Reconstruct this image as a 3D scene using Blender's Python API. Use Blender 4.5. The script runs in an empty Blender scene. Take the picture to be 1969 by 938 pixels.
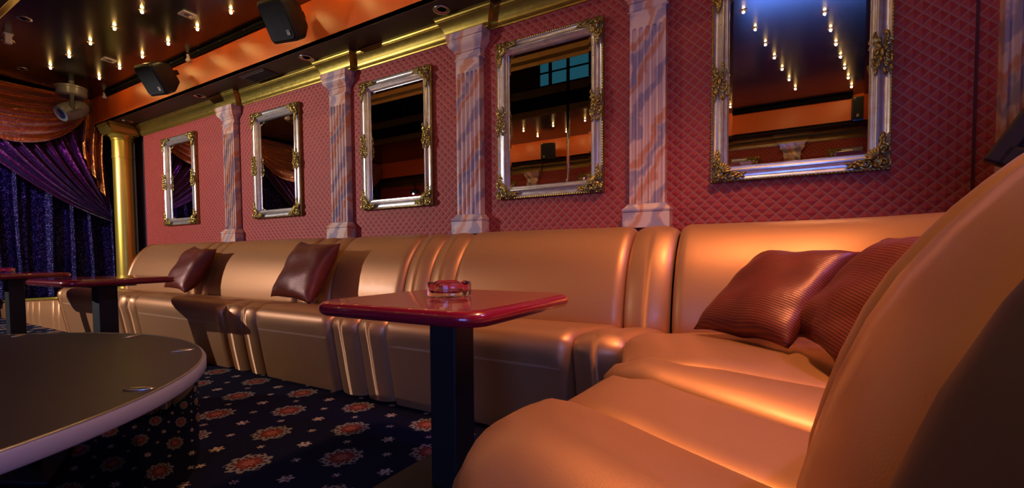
import bpy, math, random
from mathutils import Vector, Matrix

# ------------------------------------------------------------------ camera, world, exposure
SC = bpy.context.scene
COL = SC.collection
E = 0.78                                   # eye height
cam_d = bpy.data.cameras.new('camera'); cam = bpy.data.objects.new('camera', cam_d); COL.objects.link(cam)
FPX = 867.9; YAW = 0.52805; PITCH = -0.03916; ROLL = -0.0069
cam_d.sensor_width = 36.0; cam_d.lens = FPX / 1969 * 36.0
cam_d.shift_y = (523.04 - 469) / 1969; cam_d.clip_start = 0.02; cam_d.clip_end = 60
_f = Vector((-math.sin(YAW) * math.cos(PITCH), math.cos(YAW) * math.cos(PITCH), math.sin(PITCH)))
_r = _f.cross(Vector((0, 0, 1))).normalized(); _u = _r.cross(_f)
_r2 = _r * math.cos(ROLL) + _u * math.sin(ROLL); _u2 = -_r * math.sin(ROLL) + _u * math.cos(ROLL)
cam.matrix_world = Matrix(((_r2.x, _u2.x, -_f.x, 0), (_r2.y, _u2.y, -_f.y, 0), (_r2.z, _u2.z, -_f.z, E), (0, 0, 0, 1)))
SC.camera = cam
wd = bpy.data.worlds.new('world'); SC.world = wd; wd.use_nodes = True
wd.node_tree.nodes['Background'].inputs[0].default_value = (0.02, 0.02, 0.03, 1)
wd.node_tree.nodes['Background'].inputs[1].default_value = 0.1
vs = SC.view_settings; vs.view_transform = 'Standard'; vs.look = 'None'; vs.gamma = 1.0; vs.use_curve_mapping = False
vs.exposure = 0.0
SPOT_W = 980.0; BULB_E = 420.0; WARM_W = 300.0; SCREEN_E = 13.0; STAGE_W = 90.0; VIOLET_W = 110.0
R = math.radians
rnd = random.Random(7)

# ------------------------------------------------------------------ node helpers
class S:
    """a socket with arithmetic"""
    def __init__(s, nt, o): s.nt, s.o = nt, o
    def _m(s, op, *a):
        n = s.nt.nodes.new('ShaderNodeMath'); n.operation = op
        for i, v in enumerate((s,) + a):
            if isinstance(v, S): s.nt.links.new(v.o, n.inputs[i])
            else: n.inputs[i].default_value = v
        return S(s.nt, n.outputs[0])
    def __add__(s, b): return s._m('ADD', b)
    def __sub__(s, b): return s._m('SUBTRACT', b)
    def __mul__(s, b): return s._m('MULTIPLY', b)
    def __truediv__(s, b): return s._m('DIVIDE', b)
    def abs(s): return s._m('ABSOLUTE')
    def fract(s): return s._m('FRACT')
    def sin(s): return s._m('SINE')
    def sqrt(s): return s._m('SQRT')
    def pow(s, b): return s._m('POWER', b)
    def min(s, b): return s._m('MINIMUM', b)
    def max(s, b): return s._m('MAXIMUM', b)
    def atan2(s, b): return s._m('ARCTAN2', b)
    def lt(s, b): return s._m('LESS_THAN', b)
    def step(s, a, b):
        n = s.nt.nodes.new('ShaderNodeMapRange'); n.interpolation_type = 'SMOOTHSTEP'
        s.nt.links.new(s.o, n.inputs[0])
        n.inputs[1].default_value = a; n.inputs[2].default_value = b
        return S(s.nt, n.outputs[0])

class Mat:
    def __init__(m, name, color=(.5, .5, .5), rough=.5, metal=0., spec=.5, coat=0., coat_r=.05, trans=0., ior=1.45, emit=None, es=0., sheen=0.):
        m.m = bpy.data.materials.new(name); m.m.use_nodes = True
        m.nt = m.m.node_tree; m.b = m.nt.nodes['Principled BSDF']; i = m.b.inputs
        i['Base Color'].default_value = (*color, 1); i['Roughness'].default_value = rough; i['Metallic'].default_value = metal
        i['Specular IOR Level'].default_value = spec; i['Coat Weight'].default_value = coat; i['Coat Roughness'].default_value = coat_r
        i['Transmission Weight'].default_value = trans; i['IOR'].default_value = ior
        if sheen: i['Sheen Weight'].default_value = sheen
        if emit: i['Emission Color'].default_value = (*emit, 1); i['Emission Strength'].default_value = es
    def xyz(m, scale=(1, 1, 1), kind='Object'):
        tc = m.nt.nodes.new('ShaderNodeTexCoord'); mp = m.nt.nodes.new('ShaderNodeMapping'); mp.inputs['Scale'].default_value = scale
        m.nt.links.new(tc.outputs[kind], mp.inputs[0]); m.v = mp.outputs[0]
        sp = m.nt.nodes.new('ShaderNodeSeparateXYZ'); m.nt.links.new(m.v, sp.inputs[0])
        return [S(m.nt, o) for o in sp.outputs]
    def comb(m, x, y, z):
        n = m.nt.nodes.new('ShaderNodeCombineXYZ')
        for i, v in enumerate((x, y, z)):
            if isinstance(v, S): m.nt.links.new(v.o, n.inputs[i])
            else: n.inputs[i].default_value = v
        return n.outputs[0]
    def noise(m, scale, detail=2, vec=None, dist=0., rough=.5):
        n = m.nt.nodes.new('ShaderNodeTexNoise'); n.inputs['Scale'].default_value = scale; n.inputs['Detail'].default_value = detail
        n.inputs['Distortion'].default_value = dist; n.inputs['Roughness'].default_value = rough
        m.nt.links.new(vec or m.v, n.inputs['Vector']); return S(m.nt, n.outputs[0])
    def voro(m, scale, vec=None, out='Distance'):
        n = m.nt.nodes.new('ShaderNodeTexVoronoi'); n.inputs['Scale'].default_value = scale
        m.nt.links.new(vec or m.v, n.inputs['Vector']); return n.outputs[out]
    def mix(m, fac, a, b):
        n = m.nt.nodes.new('ShaderNodeMix'); n.data_type = 'RGBA'
        if isinstance(fac, S): m.nt.links.new(fac.o, n.inputs[0])
        else: n.inputs[0].default_value = fac
        for k, v in ((6, a), (7, b)):
            if isinstance(v, tuple): n.inputs[k].default_value = (*v, 1)
            else: m.nt.links.new(v, n.inputs[k])
        return n.outputs[2]
    def color(m, o): m.nt.links.new(o, m.b.inputs['Base Color'])
    def rough(m, s): m.nt.links.new(s.o, m.b.inputs['Roughness'])
    def bump(m, s, strength=.3, dist=.01):
        n = m.nt.nodes.new('ShaderNodeBump'); n.inputs['Strength'].default_value = strength; n.inputs['Distance'].default_value = dist
        m.nt.links.new(s.o, n.inputs['Height']); m.nt.links.new(n.outputs[0], m.b.inputs['Normal'])

# ------------------------------------------------------------------ materials
def wallpaper():
    m = Mat('wallpaper', rough=.55); x, y, z = m.xyz()
    a = x * (1 / .066) + z * (1 / .062); b = x * (1 / .066) - z * (1 / .062)
    da = (a.fract() - .5).abs(); db = (b.fract() - .5).abs()
    d = (da * -1 + .5).min(db * -1 + .5)             # 0 on the lines
    ln = d.step(.035, .09)
    nz = m.noise(9, 3)
    inner = m.mix(nz, (.28, .016, .015), (.39, .031, .027))
    m.color(m.mix(ln, (.31, .11, .075), inner))
    m.bump(d.step(.0, .5) * .8 + m.noise(700, 1) * .1, .5, .012)
    return m.m
def carpet():
    m = Mat('carpet', rough=.95, spec=.1); x, y, z = m.xyz()
    x0 = x + 2.788; y0 = y - 1.601
    ax, ay, bx, by = .471, -.009, .203, -.216; det = ax * by - ay * bx
    s = (x0 * by - y0 * bx) / det; t = (y0 * ax - x0 * ay) / det
    def dist(os, ot):
        ds = (s + (.5 - os)).fract() - .5; dt = (t + (.5 - ot)).fract() - .5
        dx = ds * ax + dt * bx; dy = ds * ay + dt * by
        return dx, dy, (dx * dx + dy * dy).sqrt()
    dx, dy, r = dist(0, 0); th = dy.atan2(dx)
    nz = m.noise(70, 2)
    rr = r + (th * 9).sin() * .006 + (nz - .5) * .02
    out = rr.lt(.078); ring = rr.lt(.048); core = rr.lt(.024)
    leaf = ((th * 12).sin() * (r * 190).sin() + (nz - .5) * 1.6)
    leafm = leaf.step(-.5, -.2)
    base = (.006, .008, .035)
    c_out = m.mix(leafm, base, (.2, .185, .17))
    c_in = m.mix(leafm, (.05, .012, .012), (.19, .04, .032))
    c = m.mix(out, m.mix(nz, (.003, .004, .018), (.007, .008, .034)), c_out)
    c = m.mix(ring, c, c_in); c = m.mix(core, c, m.mix(leafm, (.2, .025, .025), (.3, .12, .09)))
    for os, ot, rad in ((.5, 0, .024), (0, .5, .012), (.5, .5, .014)):
        ex, ey, q = dist(os, ot); t2 = ey.atan2(ex)
        c = m.mix((q + (t2 * 6).sin() * .006 + (nz - .5) * .012).lt(rad), c, m.mix(nz.step(.4, .55), (.1, .07, .08), (.42, .38, .38)))
    m.color(c); m.bump(m.noise(900, 1), .6, .006)
    return m.m
def leather():
    m = Mat('bronze_leather', (.34, .165, .07), rough=.35, metal=.6, spec=.5, coat=.15, coat_r=.26); m.xyz()
    n = m.noise(420, 2); m.rough(m.noise(30, 2) * .06 + .43)
    m.color(m.mix(m.noise(2.5, 2), (.42, .19, .08), (.46, .215, .094)))
    m.bump(n, .12, .002); return m.m
def marble():
    m = Mat('pink_marble', rough=.2, coat=.6, coat_r=.12); x, y, z = m.xyz()
    oi = m.nt.nodes.new('ShaderNodeObjectInfo'); add = m.nt.nodes.new('ShaderNodeVectorMath'); add.operation = 'ADD'
    m.nt.links.new(m.v, add.inputs[0]); k = S(m.nt, oi.outputs['Random']) * 9.; m.nt.links.new(m.comb(k, 0., k), add.inputs[1]); m.v = add.outputs[0]
    w = m.noise(4.5, 4); w2 = m.noise(9, 4)
    v = x * 21 - z * 13 + y * 8 + w * 5 + w2 * .8 + k
    q = (v * 2.0).sin(); q2 = (v * 1.37 + 2.1 + w2 * 2.2).sin()
    base = m.mix(m.noise(5, 3), (.62, .38, .32), (.75, .56, .47))
    c = m.mix(q.step(.1, 1.), base, (.6, .26, .16))
    c = m.mix(q2.step(.2, 1.), c, (.36, .28, .34)); m.color(c); return m.m
def gold(name, c1, c2, rough=.32):
    m = Mat(name, c1, rough=rough, metal=.9); m.xyz(); m.color(m.mix(m.noise(14, 3), c1, c2)); m.rough(m.noise(40, 2) * .2 + (rough - .1)); return m.m
def silver():
    m = Mat('silver_leaf', (.7, .66, .64), rough=.3, metal=.8); m.xyz()
    m.color(m.mix(m.noise(25, 3).step(.35, .7), (.74, .70, .69), (.66, .57, .5))); m.rough(m.noise(60, 2) * .05 + .26); return m.m
def satin(name, c1, c2, rough, metal, cloud=3.):
    m = Mat(name, c1, rough=rough, metal=metal, sheen=.2); m.xyz(); m.color(m.mix(m.noise(cloud, 3), c1, c2)); m.bump(m.noise(11, 4, dist=1.6) * 1.6 + m.noise(60, 3) * .2, .55, .03); return m.m
def pillow_mat():
    m = Mat('shot_silk', (.13, .022, .014), rough=.42, metal=.2); x, y, z = m.xyz()
    st = ((y * 700 + m.noise(14, 2) * 4).sin() * .5 + .5)
    m.color(m.mix(st * (m.noise(7, 2) * .9), (.08, .012, .009), (.3, .05, .022))); m.bump(st * .25 + m.noise(22, 3) * 1.5, .3, .004); return m.m
def sequin():
    m = Mat('blue_sequin', (.01, .012, .1), rough=.3, metal=.6); m.xyz()
    cell = m.voro(160, out='Color'); sp = m.nt.nodes.new('ShaderNodeSeparateColor'); m.nt.links.new(cell, sp.inputs[0])
    r1 = S(m.nt, sp.outputs[0]); g1 = S(m.nt, sp.outputs[1])
    m.color(m.mix(r1.step(.86, .95), m.mix(g1, (.002, .002, .014), (.006, .006, .075)), (.4, .28, .7)))
    m.rough(g1 * .3 + .12); m.bump(S(m.nt, m.voro(160)), .9, .006); return m.m
def darkwood():
    m = Mat('dark_wood', (.03, .012, .008), rough=.6, spec=.2); m.xyz((2, 2, 18)); m.color(m.mix(m.noise(3, 4), (.008, .004, .003), (.022, .01, .007))); return m.m
def podium_top():
    m = Mat('brown_laminate', (.05, .035, .03), rough=.42, spec=.3); m.xyz(); m.color(m.mix(m.noise(18, 4), (.022, .018, .018), (.032, .026, .025))); return m.m
def fascia():
    m = Mat('orange_paint', (.62, .11, .015), rough=.38); m.xyz(); m.color(m.mix(m.noise(3, 3), (.58, .09, .012), (.66, .13, .02))); return m.m

M = dict(
    wallpaper=wallpaper(), carpet=carpet(), leather=leather(), marble=marble(), silver=silver(),
    gold=gold('antique_gold', (.52, .38, .07), (.36, .26, .06), .34), orn=gold('ornament_gold', (.5, .35, .08), (.2, .14, .05), .35),
    column=Mat('column_gold', (.66, .46, .07), rough=.3, metal=.8).m,
    mirror=Mat('mirror_glass', (.9, .9, .92), rough=.0, metal=1.).m,
    shade_leather=Mat('leather_painted_shade', (.035, .014, .008), rough=.45, metal=.2).m, orange=fascia(), soffit=Mat('soffit_brown', (.045, .02, .014), rough=.5).m,
    ceil=Mat('ceiling_gloss', (.006, .003, .005), rough=.19, spec=.5, ior=1.65).m,
    lacquer=Mat('red_lacquer', (.2, .003, .016), rough=.25, coat=.8, coat_r=.03).m,
    black=Mat('black_metal', (.006, .007, .008), rough=.45).m, plastic=Mat('black_plastic', (.008, .008, .009), rough=.5).m,
    matte=Mat('matte_black', (.004, .004, .004), rough=.85, spec=.1).m, grille=Mat('speaker_mesh', (.004, .0045, .006), rough=.7).m, white=Mat('white_plastic', (.55, .52, .48), rough=.5).m,
    glass=Mat('clear_glass', (1, 1, 1), rough=.0, trans=1., ior=1.33).m, chrome=Mat('chrome', (.85, .85, .88), rough=.06, metal=1.).m,
    bulb=Mat('bulb_glow', (1, .8, .5), emit=(1, .56, .16), es=BULB_E).m,
    pillow=pillow_mat(), swag=satin('gold_satin', (.6, .2, .02), (.36, .09, .01), .24, .75), purple=satin('purple_satin', (.17, .008, .15), (.06, .003, .035), .22, .65),
    sequin=sequin(), wood=darkwood(), podium=podium_top(), rim=Mat('pale_rim', (.22, .24, .33), rough=.35).m,
    drum=Mat('black_mirror', (.17, .17, .19), rough=.035, metal=1.).m, thread=Mat('thread', (.55, .36, .22), rough=.6).m,
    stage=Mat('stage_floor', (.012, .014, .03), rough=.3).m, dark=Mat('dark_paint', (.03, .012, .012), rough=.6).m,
    redwall=Mat('red_paint', (.16, .02, .018), rough=.6).m, head=Mat('grey_housing', (.11, .11, .115), rough=.35).m,
    lens=Mat('dark_lens', (.01, .015, .04), rough=.05, coat=1.).m, steel=Mat('brushed_steel', (.5, .48, .45), rough=.3, metal=1.).m,
    joint=Mat('panel_joint', (.07, .005, .008), rough=.7).m, smoked=Mat('smoked_glass', (.5, .42, .38), rough=.05, trans=.8).m,
)
def emitter(name, col, s): return Mat(name, (0, 0, 0), emit=col, es=s).m
M['spotlens'] = emitter('spot_lens', (1, .95, .88), 60); M['bluelens'] = emitter('blue_lens', (.08, .2, 1), 12)
M['screen'] = emitter('blue_video', (.13, .27, 1), SCREEN_E); M['cyan'] = emitter('cyan_panel', (.05, .3, .42), .22); M['warmlens'] = emitter('warm_lens', (1, .6, .25), 10)

# ------------------------------------------------------------------ mesh helpers
class MB:
    def __init__(s): s.v = []; s.f = []
    def add(s, v, f):
        o = len(s.v); s.v += [tuple(p) for p in v]; s.f += [tuple(i + o for i in q) for q in f]; return s
    def box(s, c, d, mat=None):
        x, y, z = (k / 2 for k in d)
        v = [Vector((a * x, b * y, e * z)) for e in (-1, 1) for b in (-1, 1) for a in (-1, 1)]
        if mat: v = [mat @ p for p in v]
        v = [p + Vector(c) for p in v]
        return s.add(v, [(0, 2, 3, 1), (4, 5, 7, 6), (0, 1, 5, 4), (2, 6, 7, 3), (0, 4, 6, 2), (1, 3, 7, 5)])
    def grid(s, P, closeu=False, closev=False):
        n, m = len(P), len(P[0]); f = []
        for i in range(n if closeu else n - 1):
            for j in range(m if closev else m - 1):
                a, b = i, (i + 1) % n; c, d = j, (j + 1) % m
                f.append((a * m + c, b * m + c, b * m + d, a * m + d))
        return s.add([p for r in P for p in r], f)
    def lathe(s, prof, n=32, c=(0, 0, 0), cap=True):
        P = [[(c[0] + r * math.cos(k * 2 * math.pi / n), c[1] + r * math.sin(k * 2 * math.pi / n), c[2] + z) for k in range(n)] for r, z in prof]
        o = len(s.v); s.grid(P, closev=True)
        if cap:
            s.f.append(tuple(o + k for k in range(n))[::-1]); s.f.append(tuple(o + (len(prof) - 1) * n + k for k in range(n)))
        return s
    def tube(s, pts, r, n=8, cap=True):
        pts = [Vector(p) for p in pts]; P = []
        up = Vector((.13, .21, .97))
        for i, p in enumerate(pts):
            t = (pts[min(i + 1, len(pts) - 1)] - pts[max(i - 1, 0)]).normalized()
            a = t.cross(up)
            if a.length < .05: a = t.cross(Vector((1, 0, 0)))
            a.normalize(); b = t.cross(a); rr = r(i / (len(pts) - 1)) if callable(r) else r
            P.append([p + (a * math.cos(k * 2 * math.pi / n) + b * math.sin(k * 2 * math.pi / n)) * rr for k in range(n)])
        o = len(s.v); s.grid(P, closev=True)
        if cap:
            s.f.append(tuple(o + k for k in range(n))[::-1]); s.f.append(tuple(o + (len(pts) - 1) * n + k for k in range(n)))
        return s
    def ball(s, c, d, mat=None, n=10, m=6):
        P = []
        for i in range(1, m):
            a = math.pi * i / m
            P.append([Vector((math.sin(a) * math.cos(2 * math.pi * k / n) * d[0], math.sin(a) * math.sin(2 * math.pi * k / n) * d[1], math.cos(a) * d[2])) for k in range(n)])
        top, bot = Vector((0, 0, d[2])), Vector((0, 0, -d[2]))
        if mat: P = [[mat @ p for p in r] for r in P]; top = mat @ top; bot = mat @ bot
        c = Vector(c); o = len(s.v); s.grid([[p + c for p in r] for r in P], closev=True)
        t = len(s.v); s.v += [tuple(top + c), tuple(bot + c)]
        for k in range(n):
            s.f.append((o + (k + 1) % n, o + k, t)); s.f.append((o + (m - 2) * n + k, o + (m - 2) * n + (k + 1) % n, t + 1))
        return s
    def prism(s, poly, z0, z1):
        n = len(poly)
        return s.add([(x, y, z0) for x, y in poly] + [(x, y, z1) for x, y in poly], [tuple(range(n))[::-1], tuple(range(n, 2 * n))] + [(i, (i + 1) % n, n + (i + 1) % n, n + i) for i in range(n)])
    def mesh(s, name, mat, smooth=False, angle=None):
        me = bpy.data.meshes.new(name); me.from_pydata(s.v, [], s.f); me.materials.append(M[mat])
        me.update()
        if smooth:
            me.polygons.foreach_set('use_smooth', [True] * len(me.polygons))
            if angle: me.set_sharp_from_angle(angle=R(angle))
        return me
    def obj(s, name, mat, parent=None, smooth=False, angle=None, loc=None, bevel=0, fix=True):
        me = s.mesh(name, mat, smooth, angle)
        if fix:
            import bmesh
            bm = bmesh.new(); bm.from_mesh(me); bmesh.ops.recalc_face_normals(bm, faces=bm.faces[:]); bm.to_mesh(me); bm.free()
        o = bpy.data.objects.new(name, me); COL.objects.link(o)
        if parent: o.parent = parent
        if loc: o.location = loc
        if bevel:
            b = o.modifiers.new('bevel', 'BEVEL'); b.width = bevel; b.segments = 3; b.limit_method = 'ANGLE'; b.angle_limit = R(40)
        return o

def tag(o, label, cat=None, group=None, kind=None):
    if label: o['label'] = label
    if cat: o['category'] = cat
    if group: o['group'] = group
    if kind: o['kind'] = kind
    return o
def thing(name, label, cat, loc=(0, 0, 0), rot=(0, 0, 0), group=None):
    o = bpy.data.objects.new(name, None); COL.objects.link(o); o.location = loc; o.rotation_euler = rot; o.empty_display_size = .1
    return tag(o, label, cat, group)
def struct(o, label=None): return tag(o, label, kind='structure')
def dup(root, loc, rot=None, label=None, group=None):
    r = root.copy(); COL.objects.link(r); r.location = loc
    if rot is not None: r.rotation_euler = rot
    if label: r['label'] = label
    if group: r['group'] = group
    for ch in list(root.children):
        c = ch.copy(); COL.objects.link(c); c.parent = r
        for g in list(ch.children):
            d = g.copy(); COL.objects.link(d); d.parent = c
    return r
def lamp(name, kind, parent, loc, color, energy, **kw):
    l = bpy.data.lights.new(name, kind); l.color = color; l.energy = energy
    tgt = kw.pop('target', None)
    for k, v in kw.items(): setattr(l, k, v)
    o = bpy.data.objects.new(name, l); COL.objects.link(o); o.location = loc
    if tgt is not None: o.rotation_euler = (Vector(tgt) - Vector(loc)).to_track_quat('-Z', 'Y').to_euler()
    if parent: o.parent = parent; o.matrix_parent_inverse = Matrix.Identity(4)
    return o

# ------------------------------------------------------------------ room shell
XL, XR, YB, YF = -8.75, 2.3, 2.9, -2.5            # left, right, mirror wall, opposite wall
ZS, ZC = 2.59, 2.98                                # soffit, ceiling
FB, FF = 2.575, -2.16                              # fascias
OX0, OX1, OY0, OY1 = -6.7, -1.5, -.45, 1.17         # opening in the ceiling
struct(MB().box(((XL + XR) / 2, .2, -.05), (XR - XL, 5.6, .1)).obj('floor', 'carpet'), 'dark navy carpet with red and white flower medallions')
wall = struct(MB().box(((-7.6 + XR) / 2, 2.95, 1.5), (XR + 7.6, .1, 3.0)).obj('wall_back', 'wallpaper'), 'red quilted diamond wallpaper behind the mirrors')
struct(MB().box((.7855, 2.8985, 1.5), (.012, .005, 2.1)).obj('trim_1', 'joint'), 'dark red vertical joint in the wallpaper')
struct(MB().box(((XL + XR) / 2, -2.55, 1.5), (XR - XL, .1, 3.0)).obj('wall_front', 'wallpaper'), 'red diamond wallpaper of the opposite wall')
struct(MB().box((XL - .05, .2, 2.5), (.1, 5.6, 5.4)).obj('wall_left', 'dark'))
struct(MB().box((XR + .05, .2, 2.5), (.1, 5.6, 5.4)).obj('wall_right', 'wallpaper'))
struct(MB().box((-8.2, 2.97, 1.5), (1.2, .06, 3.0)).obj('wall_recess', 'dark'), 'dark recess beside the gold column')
cb = MB()
cb.box(((XL + XR) / 2, (OY1 + 3) / 2, ZC + .1), (XR - XL, 3 - OY1, .2)); cb.box(((XL + XR) / 2, (OY0 - 2.6) / 2, ZC + .1), (XR - XL, OY0 + 2.6, .2))
cb.box(((XL + OX0) / 2, (OY0 + OY1) / 2, ZC + .1), (OX0 - XL, OY1 - OY0, .2)); cb.box(((XR + OX1) / 2, (OY0 + OY1) / 2, ZC + .1), (XR - OX1, OY1 - OY0, .2))
struct(cb.obj('ceiling', 'ceil'), 'dark glossy ceiling dotted with small lights')
for nm, y0, y1, yf in (('back', FB, YB, FB), ('front', YF, FF, FF)):
    struct(MB().box(((XL + XR) / 2, (y0 + y1) / 2, ZS + .02), (XR - XL, abs(y1 - y0), .04)).obj('ceiling_soffit_' + nm, 'soffit'), 'dark brown lowered soffit above the ' + ('mirror wall' if nm == 'back' else 'opposite wall'))
    struct(MB().box(((XL + XR) / 2, yf + (.02 if nm == 'back' else -.02), (ZS + ZC) / 2 + .001), (XR - XL, .04, ZC - ZS - .002)).obj('wall_fascia_' + nm, 'orange'), 'orange painted fascia below the ceiling ' + ('on the mirror side' if nm == 'back' else 'on the opposite side'))
# the upper floor seen through the opening
struct(MB().box((-3.2, .2, 5.25), (11.2, 5.6, .1)).obj('ceiling_upper', 'dark'))
struct(MB().box((-3.2, 2.95, 4.1), (11.2, .1, 2.3)).obj('wall_upper_back', 'redwall')); struct(MB().box((-3.2, -2.55, 4.1), (11.2, .1, 2.3)).obj('wall_upper_front', 'redwall'))

def sweep(path, prof, closed=False):
    """path: plan points of an axis-aligned run; prof: (projection to the path's right-hand side, z)"""
    n = len(path); P = []
    for i in range(n):
        p = Vector(path[i]); ns = []
        if closed or i > 0: d = (p - Vector(path[i - 1])).normalized(); ns.append(Vector((d.y, -d.x)))
        if closed or i < n - 1: d = (Vector(path[(i + 1) % n]) - p).normalized(); ns.append(Vector((d.y, -d.x)))
        if len(ns) == 2:
            k = ns[0] + ns[1]; k = k / max(.1, (1 + ns[0].dot(ns[1]))) 
        else: k = ns[0]
        P.append([(p.x + k.x * a, p.y + k.y * a, z) for a, z in prof])
    return MB().grid(P, closeu=closed)
CORN = [(-.02, 2.452), (.010, 2.452), (.012, 2.462), (.019, 2.466), (.019, 2.474), (.024, 2.477), (.025, 2.487), (.03, 2.497), (.036, 2.512), (.046, 2.53), (.059, 2.546), (.068, 2.555), (.068, 2.563), (.076, 2.566), (.08, 2.576), (.086, 2.579), (.086, 2.592)]
PIL = [-5.35, -3.51, -2.035, -.69, .965]
def cornice_path(xs, y, sgn, x0, x1, hw=.175, pj=.052):
    p = [(x0, y)]
    for x in xs: p += [(x - hw, y), (x - hw, y - sgn * pj), (x + hw, y - sgn * pj), (x + hw, y)]
    return p + [(x1, y)]
struct(sweep(cornice_path(PIL, YB, 1, -7.62, XR), CORN).obj('trim_2', 'gold', smooth=True, angle=25), 'gold moulded cornice stepping out over each pilaster')
OPIL = [-5.9, -4.3, -1.5, .2]
struct(sweep(cornice_path(OPIL, YF, -1, XL, XR)[::-1], CORN).obj('trim_3', 'gold', smooth=True, angle=25), 'gold cornice of the opposite wall seen in the mirrors')
struct(sweep([(OX0, OY0), (OX0, OY1), (OX1, OY1), (OX1, OY0)][::-1], [(0, 3.3), (0, 2.9), (.03, 2.89), (.05, 2.92), (.1, 2.94), (.13, 2.98)], True).obj('trim_4', 'gold', smooth=True, angle=25), 'cornice framing the opening in the ceiling')

# ------------------------------------------------------------------ pilasters
def rectloft(mb, levels, hw, dp, y0=0):
    P = []
    for z, o in levels:
        a, b = hw + o, dp + o
        P.append([(-a, y0, z), (-a, -b, z), (a, -b, z), (a, y0, z)])
    mb.grid(P)
    return mb
def make_pilaster(label, x):
    t = thing('pilaster', label, 'pilaster', (x, YB, 0), group='pink marble pilasters along the mirror wall')
    hw, dp = .108, .062
    b = rectloft(MB(), [(.94, .034), (1.034, .034), (1.036, .028), (1.04, .034), (1.05, .037), (1.06, .034), (1.066, .024), (1.07, .022), (1.08, .012), (1.088, .010), (1.09, 0)], hw, dp)
    b.add([(-.142, 0, .94), (-.142, -.096, .94), (.142, -.096, .94), (.142, 0, .94)], [(0, 1, 2, 3)]); b.obj('base', 'marble', t, smooth=True, angle=30)
    # shaft with five flutes
    zb, zt, zf = 1.088, 2.27, 2.165
    zs = [zb, zb + .002, zf - .022, zf - .016, zf - .009, zf - .004, zf - .001, zf, zt]
    fw, gap = .029, .0105; n = 5; tot = n * fw + (n - 1) * gap; P = []
    for z in zs:
        k = 1.0 if z <= zf - .022 else max(0., 1 - ((z - (zf - .022)) / .022) ** 2) ** .5 if z < zf else 0.
        row = [(-hw, 0, z), (-hw, -dp, z)]
        for i in range(n):
            cx = -tot / 2 + fw / 2 + i * (fw + gap)
            for a in range(7):
                th = math.pi * a / 6
                row.append((cx - math.cos(th) * fw / 2 * (.35 + .65 * k), -dp + math.sin(th) * .0185 * k, z))
        row += [(hw, -dp, z), (hw, 0, z)]; P.append(row)
    MB().grid(P).obj('shaft', 'marble', t, smooth=True, angle=35)
    c = rectloft(MB(), [(2.262, 0), (2.262, .012), (2.268, .016), (2.274, .012), (2.276, .005), (2.318, .006), (2.32, .014), (2.326, .017), (2.332, .013), (2.334, .014), (2.346, .028), (2.362, .043), (2.38, .051), (2.398, .053), (2.41, .05), (2.412, .056), (2.454, .062)], hw, dp - .012)
    c.obj('capital', 'marble', t, smooth=True, angle=30)
    return t
pl = ['pink marble pilaster closest to the gold column', 'fluted marble pilaster between the second and third mirrors from the curtain', 'fluted marble pilaster between the third mirror and the mirror showing the pole',
      'large marble pilaster beside the biggest mirror, above the sofa corner', 'marble pilaster cut off by the picture edge above the dark framed board']
pil0 = make_pilaster(pl[0], PIL[0])
for x, l in zip(PIL[1:], pl[1:]): dup(pil0, (x, YB, 0), label=l)
for k, x in enumerate(OPIL): dup(pil0, (x, YF, 0), (0, 0, math.pi), ('first', 'second', 'third', 'fourth')[k] + ' marble pilaster of the opposite wall counted from the stage', 'pilasters of the opposite wall')

# ------------------------------------------------------------------ mirrors
MW, MH = .8145, 1.131
def frame_ring(prof, w, h):
    P = []
    for s_, t_ in prof:
        a, b = w / 2 - s_, h / 2 - s_
        P.append([(-a, -t_, -b), (a, -t_, -b), (a, -t_, b), (-a, -t_, b)])
    return MB().grid(P, closev=True)
def spiral(mb, c, r0, turns, ang, flip, tr=.0065, y=-.05):
    pts = []
    for k in range(22):
        q = k / 21; a = ang + flip * q * turns * 2 * math.pi; r = r0 * (1 - .82 * q)
        pts.append((c[0] + r * math.cos(a), y - .012 * q, c[1] + r * math.sin(a)))
    mb.tube(pts, lambda q: tr * (1 - .35 * q), 6)
def leafblob(mb, c, ang, l, w, y=-.045):
    mb.ball((c[0], y, c[1]), (l, .009, w), Matrix.Rotation(-ang, 3, 'Y'), 8, 5)
def corner_orn():
    mb = MB(); rg = random.Random(3)           # corner at origin, arms along +x and +z
    mb.ball((.05, -.04, .05), (.032, .018, .032), None, 12, 6)
    spiral(mb, (.032, .034), .03, 1.6, 2.5, 1); spiral(mb, (.098, .03), .026, 1.5, 0, -1); spiral(mb, (.03, .1), .026, 1.5, 1.6, 1)
    for arm in (0, 1):
        for k in range(9):
            d = .03 + k * .0165; off = .02 + .05 * rg.random() * (1 - k / 12); l = .022 * (1.15 - k * .05)
            c = (d, off) if not arm else (off, d); leafblob(mb, c, rg.uniform(-.7, .7) + (0 if not arm else math.pi / 2), l, .009, -.042 - .012 * rg.random())
        for k in range(4):
            c = (.1 + k * .022, .05 - k * .004) if not arm else (.05 - k * .004, .1 + k * .022)
            leafblob(mb, c, (.3 if k % 2 else -.35) + (0 if not arm else math.pi / 2), .02, .008, -.05)
    for k in range(6):
        a = math.pi / 4 + (k - 2.5) * .32; leafblob(mb, (.055 + .03 * math.cos(a), .055 + .03 * math.sin(a)), a, .026, .008, -.06)
    return mb
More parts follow.
